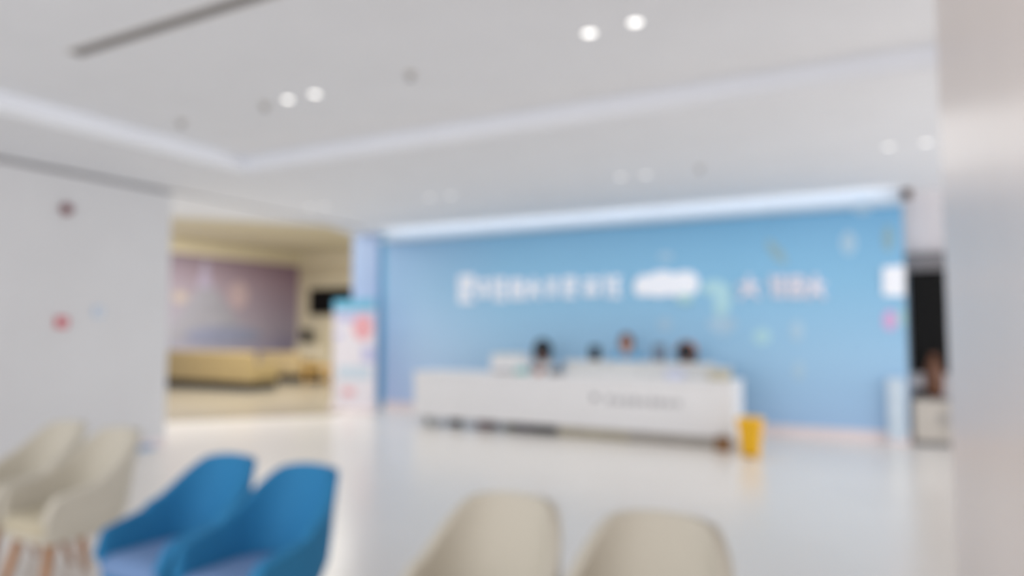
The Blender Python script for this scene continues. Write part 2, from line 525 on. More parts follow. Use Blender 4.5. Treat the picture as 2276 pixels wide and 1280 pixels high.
rotx = Matrix.Rotation(R(90), 4, 'X')
t = on_left('alarm_bell', 145, 465, 'dark red round alarm bell high on the left wall', 'alarm')
obj('gong', lathe(bmesh.new(), [(0.062, 0.025), (0.066, 0.035), (0.055, 0.055), (0.02, 0.066), (0.004, 0.067)], 28, mtx=rotx), M['dark_red'], t, True)
obj('backplate', lathe(bmesh.new(), [(0.045, 0.0), (0.045, 0.026)], 20, mtx=rotx), M['maroon'], t, True)
t = on_left('call_point', 135, 716, 'red square fire call point low on the left wall', 'alarm')
box('housing', -0.058, 0.058, -0.045, 0, -0.058, 0.058, M['red'], t, 0.008)
box('press_plate', -0.028, 0.028, -0.05, -0.045, -0.028, 0.028, M['poster_red'], t, 0.002)
t = on_left('thermostat', 218, 693, 'pale blue square wall switch right of the call point', 'switch')
box('housing', -0.055, 0.055, -0.02, 0, -0.055, 0.055, M['pale_blue'], t, 0.006)
box('rocker', -0.03, 0.03, -0.026, -0.02, -0.035, 0.035, M['white'], t, 0.002)
p = G(344, 984)
t = empty('door_stop', (XL + 0.10, YL - 0.35, 0), 0, 'small grey-blue floor box at the foot of the left wall end', 'box')
box('housing', -0.07, 0.07, -0.1, 0.1, 0, 0.045, M['pale_blue'], t, 0.008)
box('lid', -0.05, 0.05, -0.07, 0.07, 0.045, 0.052, M['grey'], t, 0.002)

# corner camera at the right end of the blue wall
p = PY(2030, 432, YB - 0.02)
t = empty('security_camera', (XR + 0.05, YB - 0.02, p.z), 0, 'small brown camera at the top right corner of the blue wall', 'camera')
box('bracket', -0.015, 0.015, -0.02, 0.34, 0.05, 0.09, M['grey_cab'], t, 0.003)
box('housing', -0.06, 0.05, -0.14, 0.05, -0.06, 0.055, M['brown'], t, 0.015)
obj('lens', lathe(bmesh.new(), [(0.03, 0.14), (0.026, 0.155)], 16, mtx=rotx), M['black'], t)

# ------------------------------------------------------------------ lettering and prints on the blue wall


def strokes(bm, x, z, s, pat, d=0.035, th=0.11, wf=1.0):
    """one block-stroke character, s tall; pat lists strokes (x0,z0,x1,z1) in a unit square"""
    for si, (a, b, c, e) in enumerate(pat):
        dk = d * (1 + .06 * si)
        p0, p1 = Vector((x + a * s * wf, 0, z + b * s)), Vector((x + c * s * wf, 0, z + e * s))
        v = (p1 - p0).normalized()
        n = Vector((-v.z, 0, v.x)) * th * s / 2
        vs = [p0 - n, p1 - n, p1 + n, p0 + n]
        fa = [bm.verts.new((q.x, -dk, q.z)) for q in vs]
        fb = [bm.verts.new((q.x, 0, q.z)) for q in vs]
        bm.faces.new(fa)
        bm.faces.new(fb[::-1])
        for i in range(4):
            bm.faces.new((fa[i], fb[i], fb[(i + 1) % 4], fa[(i + 1) % 4]))


PATS = [
    [(.1, 0, .1, 1), (.1, .95, .9, .95), (.5, .95, .5, .1), (.1, .5, .9, .5), (.1, .05, .9, .05), (.85, .5, .85, .9)],
    [(.05, .8, .95, .8), (.5, 1, .5, 0), (.1, .1, .9, .1), (.2, .45, .8, .45), (.2, .45, .2, .1), (.8, .45, .8, .1)],
    [(.1, 1, .3, .75), (.05, .7, .45, .7), (.25, .7, .25, 0), (.5, .9, .95, .9), (.72, .9, .72, .05), (.5, .5, .95, .5), (.5, .05, .95, .05)],
    [(.1, .9, .9, .9), (.1, .9, .1, .05), (.9, .9, .9, .05), (.1, .05, .9, .05), (.1, .5, .9, .5), (.5, .9, .5, .05)],
    [(.05, .6, .95, .6), (.5, 1, .5, .6), (.5, .6, .1, 0), (.5, .6, .9, 0), (.25, .3, .75, .3)],
    [(.05, .85, .95, .85), (.2, 1, .2, .7), (.8, 1, .8, .7), (.15, .6, .85, .6), (.5, .6, .5, 0), (.1, .05, .9, .05), (.15, .33, .85, .33)],
]


def char(parent, i, x, z, s, m, d=0.035, th=0.13, name='character', wf=1.0):
    bm = bmesh.new()
    strokes(bm, x, z, s, PATS[i % len(PATS)], d, th, wf)
    return obj(name, bm, m, parent)


def wx(px, py=640):
    return PY(px, py, YB)


sg = empty('wall_lettering', (0, YB - 0.002, 0), 0, 'white raised lettering across the middle of the blue wall', 'sign')
spans = [(1022, 1058, 612, 672), (1062, 1090, 618, 660), (1094, 1128, 616, 668), (1136, 1166, 618, 664), (1170, 1206, 616, 664), (1214, 1242, 618, 658),
         (1254, 1284, 616, 660), (1294, 1336, 614, 658), (1340, 1382, 612, 660)]
for i, (a, b, c, d_) in enumerate(spans):
    q0, q1 = wx(a, d_), wx(b, c)
    char(sg, i, q0.x, q0.z, (q1.z - q0.z), M['letter'], th=0.17, wf=(q1.x - q0.x) / (q1.z - q0.z))
for i, (a, b, c, d_) in enumerate([(1712, 1746, 612, 660), (1752, 1788, 612, 660), (1792, 1836, 610, 664)]):
    q0, q1 = wx(a, d_), wx(b, c)
    char(sg, i + 2, q0.x, q0.z, (q1.z - q0.z), M['letter_pink'], th=0.17, wf=(q1.x - q0.x) / (q1.z - q0.z))
q0, q1 = wx(1640, 664), wx(1692, 612)
char(sg, 4, q0.x, q0.z, q1.z - q0.z, M['letter_pink'], th=0.15)
# cloud-like white emblem joined to the lettering
em = empty('wall_emblem', (0, YB - 0.002, 0), 0, 'white cloud shaped emblem in the middle of the lettering', 'sign')


def blob(name, pts, m, parent, d=0.02):
    """flat cut-out panel, outline given as (px, py) on the wall"""
    bm = bmesh.new()
    ps = [wx(a, b) for a, b in pts]
    va = [bm.verts.new((q.x, -d, q.z)) for q in ps]
    vb = [bm.verts.new((q.x, 0, q.z)) for q in ps]
    bm.faces.new(va)
    bm.faces.new(vb[::-1])
    for i in range(len(ps)):
        j = (i + 1) % len(ps)
        bm.faces.new((va[i], vb[i], vb[j], va[j]))
    return obj(name, bm, m, parent)


def ell(px, py, rx, ry, n=18, tilt=0.0, wob=0.0):
    out = []
    for i in range(n):
        a = 2 * math.pi * i / n
        k = 1 + wob * math.sin(3 * a + px)
        x, y = rx * k * math.cos(a), ry * k * math.sin(a)
        out.append((px + x * math.cos(tilt) - y * math.sin(tilt), py + x * math.sin(tilt) + y * math.cos(tilt)))
    return out


blob('cloud', [(1410, 640), (1414, 622), (1428, 611), (1446, 612), (1460, 604), (1482, 602), (1500, 609), (1516, 603), (1538, 604), (1552, 616), (1554, 634), (1546, 650), (1532, 660), (1510, 662), (1490, 655), (1466, 660), (1444, 656), (1424, 658), (1413, 652)], M['letter'], em, 0.03)
blob('cloud_tail', ell(1524, 664, 18, 12), M['mint_print'], em, 0.04)
pr = empty('wall_splash_print', (0, YB - 0.001, 0), 0, 'aqua splash print trailing right of the white emblem', 'decal')
blob('splash', ell(1590, 640, 34, 16, wob=.15), M['aqua'], pr, .006)
blob('splash', ell(1604, 672, 20, 34, wob=.1), M['aqua'], pr, .008)
blob('splash', ell(1606, 722, 32, 20, wob=.12), M['mist'], pr, .010)
PB = [(1478, 720, 14, 14, 'mist', 'pale blue bubble print below the white emblem'),
      (1694, 748, 19, 18, 'aqua', 'pale aqua bubble print lower right of the splash'),
      (1772, 735, 15, 24, 'mist', 'pale leaf print under the last characters'),
      (1776, 824, 13, 22, 'mist', 'faint bubble print low on the right of the blue wall'),
      (1886, 540, 17, 26, 'mist', 'faint bubble print high between lettering and right end'),
      (1916, 460, 22, 16, 'mist', 'faint streak print at the top right of the blue wall'),
      (1974, 530, 12, 30, 'sand_print', 'faint tall print above the white notice'),
      (1480, 570, 16, 8, 'mist', 'faint small print above the white emblem'),
      (1726, 560, 34, 12, 'sand_print', 'sandy slanted streak print above the last characters')]
for (a, b, c, d_, mm, lab) in PB:
    e = empty('bubble_print', (0, YB - 0.001, 0), 0, lab, 'decal', 'prints scattered on the blue wall')
    blob('print', ell(a, b, c, d_, tilt=0.9 if 'slant' in lab else 0.0), M[mm], e, .005)

nb = empty('notice_board', (0, YB - 0.001, 0), 0, 'white square notice near the right end of the blue wall', 'notice')
blob('panel', [(1962, 594), (2011, 590), (2011, 658), (1962, 656)], M['letter'], nb, 0.02)
a = empty('round_sticker', (0, YB - 0.001, 0), 0, 'pink and mint sticker under the white notice', 'sticker')
blob('pink_half', ell(1978, 712, 15, 22), M['pink_print'], a, 0.008)
blob('mint_half', ell(2004, 706, 8, 20), M['mint_print'], a, 0.012)
# pale standing panel at the foot of the wall's right end
q0, q1 = wx(1974, 962), wx(2012, 840)
sb = empty('standing_panel', ((q0.x + q1.x) / 2, YB - 0.07, 0), 0, 'pale blue upright panel at the foot of the blue wall', 'panel')
hw = (q1.x - q0.x) / 2
box('board', -hw, hw, -0.02, 0.02, 0.06, q1.z, M['poster_sky'], sb, 0.008)
box('foot', -hw, hw, -0.05, 0.05, 0, 0.06, M['baseboard'], sb, 0.01)

# ------------------------------------------------------------------ right rear: dark display, cabinet, stool
x0, x1 = PY(2021, 700, rb).x, PY(2021, 700, rb).x + 0.66
z0, z1 = PY(2060, 828, rb).z, PY(2060, 602, rb).z
kd = empty('wall_display', ((x0 + x1) / 2, rb - 0.002, (z0 + z1) / 2), 0, 'tall black display on the grey wall beside the column', 'screen')
hw, hh = (x1 - x0) / 2, (z1 - z0) / 2
box('bezel', -hw, hw, -0.08, 0, -hh, hh, M['black'], kd, 0.008)
box('display', -hw + 0.02, hw - 0.02, -0.085, -0.08, -hh + 0.03, hh - 0.03, M['black'], kd)
zc1 = PY(2060, 884, rb - 0.3).z
cb = empty('low_cabinet', ((x0 + x1) / 2, rb - 0.2, 0), 0, 'low grey cabinet below the tall black display', 'cabinet')
box('body', -hw, hw, -0.16, 0.19, 0.06, zc1 - 0.02, M['grey_cab'], cb, 0.004)
box('plinth', -hw + 0.02, hw - 0.02, -0.13, 0.17, 0, 0.06, M['grey'], cb)
box('worktop', -hw - 0.01, hw + 0.01, -0.18, 0.19, zc1 - 0.02, zc1, M['grey'], cb, 0.003)
for k in range(2):
    d = box('door', -hw + 0.01 + k * hw, k * hw - 0.005, -0.178, -0.16, 0.08, zc1 - 0.05, M['grey_cab'], cb, 0.003)
    box('handle', (-0.05 if k == 0 else 0.03), (-0.03 if k == 0 else 0.05), -0.195, -0.178, 0.3, 0.42, M['chrome'], d)
zb1 = PY(2070, 786, rb - 0.25).z
vb = empty('brown_vase', (PY(2076, 840, rb - 0.25).x, rb - 0.25, zc1), 0, 'dark brown tall jar standing on the low grey cabinet', 'jar')
hgt = zb1 - zc1
obj('body', lathe(bmesh.new(), [(0.06, 0), (0.1, 0.05), (0.115, hgt * 0.45), (0.09, hgt * 0.75), (0.05, hgt * 0.86)], 28), M['brown'], vb, True)
obj('neck', lathe(bmesh.new(), [(0.05, hgt * 0.86), (0.045, hgt * 0.94), (0.065, hgt)], 28), M['brown'], vb, True)
p = PY(2046, 868, rb - 0.3)
bk = empty('black_basket', (PY(2044, 868, rb - 0.24).x, rb - 0.22, zc1), 0, 'small black basket left of the brown jar', 'basket')
obj('wall', lathe(bmesh.new(), [(0.06, 0), (0.075, 0.1)], 16), M['black_soft'], bk, True)
obj('rim', lathe(bmesh.new(), [(0.075, 0.1), (0.082, 0.105), (0.075, 0.115)], 16, cap=False), M['black'], bk, True)

# ------------------------------------------------------------------ reception desk
YD = G(1625, 1000).y
xr_, xl_ = PY(1632, 900, YD).x, PY(920, 880, YD).x
ztop = PY(1300, 838, YD).z
zpb = PY(1300, 951, YD).z
print('desk', YD, xl_, xr_, ztop, zpb)
DW = 0.66
ds = empty('reception_desk', ((xl_ + xr_) / 2, YD, 0), 0, 'long white reception desk with grey lettering on its front', 'desk')
hw = (xr_ - xl_) / 2
box('front_panel', -hw, hw, 0, 0.05, zpb, ztop - 0.05, M['white'], ds, 0.006)
box('worktop', -hw - 0.01, hw + 0.01, -0.012, DW, ztop - 0.05, ztop, M['white'], ds, 0.008)
box('side_panel', hw - 0.05, hw, 0.05, DW - 0.02, zpb * 0.6, ztop - 0.05, M['white'], ds, 0.004)
box('side_panel', -hw, -hw + 0.05, 0.05, DW - 0.02, zpb * 0.6, ztop - 0.05, M['white'], ds, 0.004)
cxd = (xl_ + xr_) / 2
a = PY(1232, 960, YD).x - cxd
b = PY(1560, 980, YD).x - cxd
box('plinth', a, (a + b) / 2 + 0.02, 0.13, 0.5, 0, zpb + 0.02, M['plinth'], ds, 0.003)
box('plinth', (a + b) / 2 + 0.02, hw - 0.06, 0.13, 0.5, 0, zpb + 0.02, M['grey_cab'], ds, 0.003)
for px in (950, 1130):
    c = PY(px, 940, YD + 0.15).x - cxd
    box('leg', c - 0.03, c + 0.03, 0.15, 0.21, 0, zpb + 0.02, M['olive'], ds, 0.003)
for xx in (-hw + 0.06, 0.1):
    box('leg', xx, xx + 0.06, DW - 0.12, DW - 0.06, 0, ztop - 0.05, M['desk_grey'], ds, 0.003)
# rear counter rising behind the worktop
zr = PY(1450, 805, YD + 0.40).z
ra = PY(1256, 810, YD + 0.40).x - cxd
rbx = PY(1588, 812, YD + 0.40).x - cxd
box('raised_shelf', ra, rbx, 0.38, 0.48, ztop, zr, M['desk_grey'], ds, 0.004)
# lettering on the desk front: round mark and nine small characters
q = [PY(1322, 883, YD - 0.001)]
bm = bmesh.new()
lathe(bm, [(0.045, 0.0), (0.045, 0.006)], 24, mtx=Matrix.Translation((q[0].x - cxd, 0, q[0].z)) @ rotx)
obj('round_mark', bm, M['grey_print'], ds)
for i in range(9):
    px = 1350 + i * 18.6
    c0 = PY(px, 893 + i * 1.1, YD - 0.001)
    char(ds, i, c0.x - cxd, c0.z - .01, 0.08, M['grey_print'], 0.006, 0.12)

# things on the desk
def onpt(px, yo):
    return PY(px, 800, YD + yo).x


x0, x1 = onpt(1098, .42), onpt(1166, .42)
zz = PY(1130, 786, YD + .42).z
pt = empty('printer', ((x0 + x1) / 2, YD + .47, ztop), 0, 'white boxy printer on the left half of the desk', 'printer')
hw2 = (x1 - x0) / 2
hz = zz - ztop
box('body', -hw2, hw2, -0.16, 0.16, 0.0, hz * 0.75, M['white'], pt, 0.012)
box('lid', -hw2 + 0.01, hw2 - 0.01, -0.15, 0.15, hz * 0.75, hz, M['desk_grey'], pt, 0.01)
box('paper_tray', -hw2 + 0.05, hw2 - 0.05, -0.2, -0.16, 0.02, 0.035, M['grey'], pt, 0.003)


def monitor(px, yo, wid, ztop_px, lab, m=M['black_soft'], rz=0.0):
    x = onpt(px, yo)
    zt = PY(px, ztop_px, YD + yo).z
    t = empty('monitor', (x, YD + yo, ztop), rz, lab, 'monitor')
    box('screen_housing', -wid / 2, wid / 2, -0.02, 0.02, 0.09, zt - ztop, m, t, 0.008)
    box('display', -wid / 2 + 0.012, wid / 2 - 0.012, 0.02, 0.024, 0.11, zt - ztop - 0.015, M['black'], t)
    box('neck', -0.02, 0.02, -0.03, -0.02, 0.01, 0.2, M['grey'], t, 0.003)
    box('stand_foot', -0.09, 0.09, -0.07, 0.07, 0, 0.012, M['grey'], t, 0.003)
    return t


monitor(1322, .56, 0.17, 768, 'narrow dark monitor seen from behind left of the person in blue', rz=0.9)
monitor(1466, .56, 0.18, 764, 'grey monitor seen from behind between the two right-hand people', mat('slate_plastic', (92, 108, 128), 0.5, 0.04, 6), rz=0.7)


def small(name, px, yo, w_, d_, h_, m, lab, cat, lidm=None):
    t = empty(name, (onpt(px, yo), YD + yo, ztop), 0, lab, cat)
    box('body', -w_ / 2, w_ / 2, -d_ / 2, d_ / 2, 0, h_ * .8, m, t, 0.008)
    box('lid', -w_ / 2 - .002, w_ / 2 + .002, -d_ / 2 - .002, d_ / 2 + .002, h_ * .8, h_, lidm or m, t, 0.004)
    return t


small('tissue_box', 1160, .2, .17, .12, .09, M['teal'], 'teal tissue box in front of the white printer', 'box', M['mint_print'])
small('card_box', 1198, .17, .07, .07, .08, M['orange'], 'tiny rust orange card box on the desk by the printer', 'box')
small('desk_phone', 1236, .2, .16, .14, .09, M['grey'], 'grey desk telephone below the first seated person', 'telephone', M['black_soft'])
small('document_tray', 1600, .34, .26, .2, .16, M['tan_box'], 'beige document box on the right end of the desk', 'box', M['desk_grey'])
small('white_folder', 1500, .30, .24, .1, .1, M['cloth_lilac'], 'low white box in front of the raised shelf', 'box')

# things under the desk
t = empty('waste_basket', (PY(1000, 940, YD + .12).x, YD + .30, 0), 0, 'dark grey small basket under the left end of the desk', 'basket')
obj('body', lathe(bmesh.new(), [(0.085, 0), (0.11, 0.24)], 24), M['black_soft'], t, True)
obj('rim', lathe(bmesh.new(), [(0.11, 0.24), (0.118, 0.245), (0.11, 0.255)], 24, cap=False), M['grey'], t, True)
x = PY(1072, 940, YD + .2).x
t = empty('storage_box', (x, YD + .36, 0), 0, 'maroon storage box under the desk beside the basket', 'box')
box('body', -.11, .11, -.13, .13, 0, .17, M['maroon'], t, .008)
box('lid', -.115, .115, -.135, .135, .17, .19, M['indigo'], t, .004)
for px, wd, mm, lab in ((1144, .40, 'indigo', 'dark indigo low case under the middle of the desk'), (1203, .30, 'black_soft', 'black case under the desk against the plinth')):
    t = empty('floor_case', (PY(px, 950, YD + .2).x, YD + .42, 0), 0, lab, 'case')
    box('body', -wd / 2, wd / 2, -.15, .15, 0.015, .17, M[mm], t, .01)
    for sx in (-1, 1):
        box('foot', sx * wd * .4 - .015, sx * wd * .4 + .015, -.1, .1, 0, .015, M['black'], t)
    box('handle', -.06, .06, -.01, .01, .17, .185, M['grey'], t, .002)
p = G(1612, 1008)
t = empty('paper_bag', (xr_ - 0.12, YD - 0.12, 0), 0, 'brown paper bag at the right foot of the desk', 'bag')
bm = bmesh.new()
lo = [(-.09, -.06), (.09, -.06), (.09, .06), (-.09, .06)]
va = [bm.verts.new((x, y, 0)) for x, y in lo]
vb_ = [bm.verts.new((x * .9, y * .7, .17)) for x, y in lo]
bm.faces.new(va[::-1])
for i in range(4):
    bm.faces.new((va[i], va[(i + 1) % 4], vb_[(i + 1) % 4], vb_[i]))
sac = obj('sack', bm, M['kraft'], t)
sac.modifiers.new('solid', 'SOLIDIFY').thickness = 0.004
obj('carry_handle', (lambda b: (bx(b, -.04, -.034, -.042, -.038, .15, .21), bx(b, .034, .04, -.042, -.038, .15, .21), bx(b, -.04, .04, -.042, -.038, .205, .211), b)[-1])(bmesh.new()), M['brown'], t)

# yellow bin
p = G(1667, 1016)
t = empty('yellow_bin', (p.x + 0.0, p.y + 0.06, 0), 0, 'bright yellow tapered waste bin beside the desk', 'bin')
bh = 0.46
bm = bmesh.new()


def rrect(bm, w_, d_, z, r=.03, n=4):
    out = []
    for cx, cy, a0 in ((w_ - r, d_ - r, 0), (-w_ + r, d_ - r, 90), (-w_ + r, -d_ + r, 180), (w_ - r, -d_ + r, 270)):
        for k in range(n + 1):
            a = R(a0 + 90 * k / n)
            out.append(bm.verts.new((cx + r * math.cos(a), cy + r * math.sin(a), z)))
    return out


def loft(bm, rings, cap0=True, cap1=True):
    for a, b in zip(rings, rings[1:]):
        for i in range(len(a)):
            bm.faces.new((a[i], a[(i + 1) % len(a)], b[(i + 1) % len(a)], b[i]))
    if cap0:
        bm.faces.new(rings[0][::-1])
    if cap1:
        bm.faces.new(rings[-1])


loft(bm, [rrect(bm, .095, .085, 0), rrect(bm, .10, .09, .02), rrect(bm, .135, .115, bh * .86)], True, True)
obj('body', bm, M['yellow'], t, False)
bm = bmesh.new()
loft(bm, [rrect(bm, .145, .125, bh * .86), rrect(bm, .15, .13, bh * .9), rrect(bm, .135, .115, bh * .98), rrect(bm, .09, .08, bh)])
obj('lid', bm, M['yellow'], t)
box('pedal', -.04, .04, -.125, -.08, .012, .026, M['black_soft'], t, .004)

# banner stand left of the blue wall
p0, p1 = G(742, 912), G(836, 916)
yS = (p0.y + p1.y) / 2
x0, x1 = PY(741, 800, yS).x, PY(834, 800, yS).x
zt = PY(788, 668, yS).z
zf = lambda py: PY(788, py, yS).z
st = empty('banner_stand', ((x0 + x1) / 2, yS, 0), 0, 'upright poster banner with a blue header left of the blue wall', 'banner')
hw = (x1 - x0) / 2
box('poster_sheet', -hw, hw, -.012, .012, .07, zt, M['poster'], st)
box('header', -hw, hw, -.018, -.012, zf(690), zt + .02, M['poster_blue'], st)
box('base_case', -hw - .02, hw + .02, -.09, .09, 0, .075, M['baseboard'], st, .015)
box('support_pole', -.012, .012, .02, .044, .05, zt, M['chrome'], st)


def patch(xa, ya, xb, yb, m, kind='box'):
    a_, b_ = PY(xa, ya, yS), PY(xb, yb, yS)
    cx_ = (x0 + x1) / 2
    if kind == 'box':
        box('picture', a_.x - cx_, b_.x - cx_, -.016, -.012, b_.z, a_.z, m, st)
    else:
        bm = bmesh.new()
        n = 20
        mx_, mz_, rx, rz_ = (a_.x + b_.x) / 2 - cx_, (a_.z + b_.z) / 2, abs(b_.x - a_.x) / 2, abs(a_.z - b_.z) / 2
        va = [bm.verts.new((mx_ + rx * math.cos(2 * math.pi * i / n), -.02, mz_ + rz_ * math.sin(2 * math.pi * i / n))) for i in range(n)]
        vb = [bm.verts.new((v.co.x, -.012, v.co.z)) for v in va]
        bm.faces.new(va)
        bm.faces.new(vb[::-1])
        for i in range(n):
            bm.faces.new((va[i], vb[i], vb[(i + 1) % n], va[(i + 1) % n]))
        obj('picture', bm, m, st)


patch(746, 694, 832, 716, M['poster_lilac'])
patch(786, 700, 830, 756, M['poster_red'], 'round')
patch(742, 738, 764, 752, M['poster_lilac'], 'round')
patch(806, 770, 832, 806, M['poster_lilac'])
patch(752, 812, 826, 844, M['poster_sky'])
patch(762, 862, 790, 880, M['poster_red'], 'round')

# ------------------------------------------------------------------ lounge furniture


def sofa(name, px0, px1, pyb, pyt, m, lab, cat, seats):
    y = G((px0 + px1) / 2, pyb).y
    a_, b_ = max(XM + .08, PY(px0, pyb, y).x), PY(px1, pyb, y).x
    ht = PY((px0 + px1) / 2, pyt, y).z
    t = empty(name, ((a_ + b_) / 2, y, 0), 0, lab, cat)
    h = (b_ - a_) / 2
    box('backrest', -h + .02, h - .02, 0, .22, .2, ht, m, t, .05)
    box('seat_base', -h + .04, h - .04, .2, .88, .2, .34, m, t, .02)
    for k in range(seats):
        wd = (2 * h - .36) / seats
        box('seat_cushion', -h + .18 + k * wd + .005, -h + .18 + (k + 1) * wd - .005, .24, .88, .34, .46, m, t, .04)
    for s in (-1, 1):
        xa = s * (h - .09)
        box('armrest', xa - .09, xa + .09, .04, .9, .2, .64, m, t, .05)
    box('plinth', -h + .05, h - .05, .03, .85, .0, .2, M['black_soft'], t)
    return t


sofa('sofa', 330, 556, 864, 780, M['sofa'], 'long tan leather sofa seen from behind, beside the white wall', 'sofa', 3)
arm_ = sofa('armchair', 572, 660, 848, 782, M['sofa2'], 'camel armchair right of the tan sofa', 'armchair', 1)
y = G(616, 848).y + .36
a_, b_ = PY(690, 840, y).x, PY(752, 840, y).x
t = empty('coffee_table', ((a_ + b_) / 2, y, 0), 0, 'low honey wood table between armchair and banner', 'table')
h = (b_ - a_) / 2
zt = PY(700, 812, y).z
box('tabletop', -h, h, -.35, .35, zt - .08, zt, M['honey'], t, .01)
box('shelf', -h + .08, h - .08, -.28, .28, .12, .15, M['honey'], t, .004)
for sx in (-1, 1):
    for sy in (-1, 1):
        box('leg', sx * (h - .08) - .035, sx * (h - .08) + .035, sy * .28 - .035, sy * .28 + .035, 0, zt - .08, M['honey'], t, .004)
y = YT - 0.36
a_, b_ = PY(672, 800, y).x, PY(742, 800, y).x
zt = PY(700, 764, y).z
t = empty('cream_counter', ((a_ + b_) / 2, y, 0), 0, 'cream counter against the far lounge wall under the screen', 'counter')
h = (b_ - a_) / 2
box('body', -h, h, -.3, .3, .08, zt - .04, M['cream'], t, .01)
box('worktop', -h - .03, h + .03, -.33, .33, zt - .04, zt, M['cream'], t, .008)
box('plinth', -h + .04, h - .04, -.26, .28, 0, .08, M['grey_cab'], t)
q = PY(672, 752, y)
t = empty('dark_monitor', (PY(680, 752, y).x, y, zt), R(-15), 'small dark monitor on the far cream counter', 'monitor')
box('screen_housing', -.28, .28, -.03, .03, .06, .46, M['black_soft'], t, .01)
box('neck', -.03, .03, .03, .06, .01, .25, M['grey'], t)
box('stand_foot', -.12, .12, -.08, .1, 0, .015, M['grey'], t)

# ------------------------------------------------------------------ people behind the desk


def skin_mesh(name, pts, edges, radii, m, parent, root=0, lv=1):
    me = bpy.data.meshes.new(name)
    me.from_pydata(pts, edges, [])
    me.materials.append(m)
    o = bpy.data.objects.new(name, me)
    COL.objects.link(o)
    o.parent = parent
    o.modifiers.new('skin', 'SKIN').use_smooth_shade = True
    for i, v in enumerate(me.skin_vertices[0].data):
        r = radii[i]
        v.radius = r if isinstance(r, tuple) else (r, r)
        v.use_root = (i == root)
    s = o.modifiers.new('sub', 'SUBSURF')
    s.levels = s.render_levels = lv
    return o


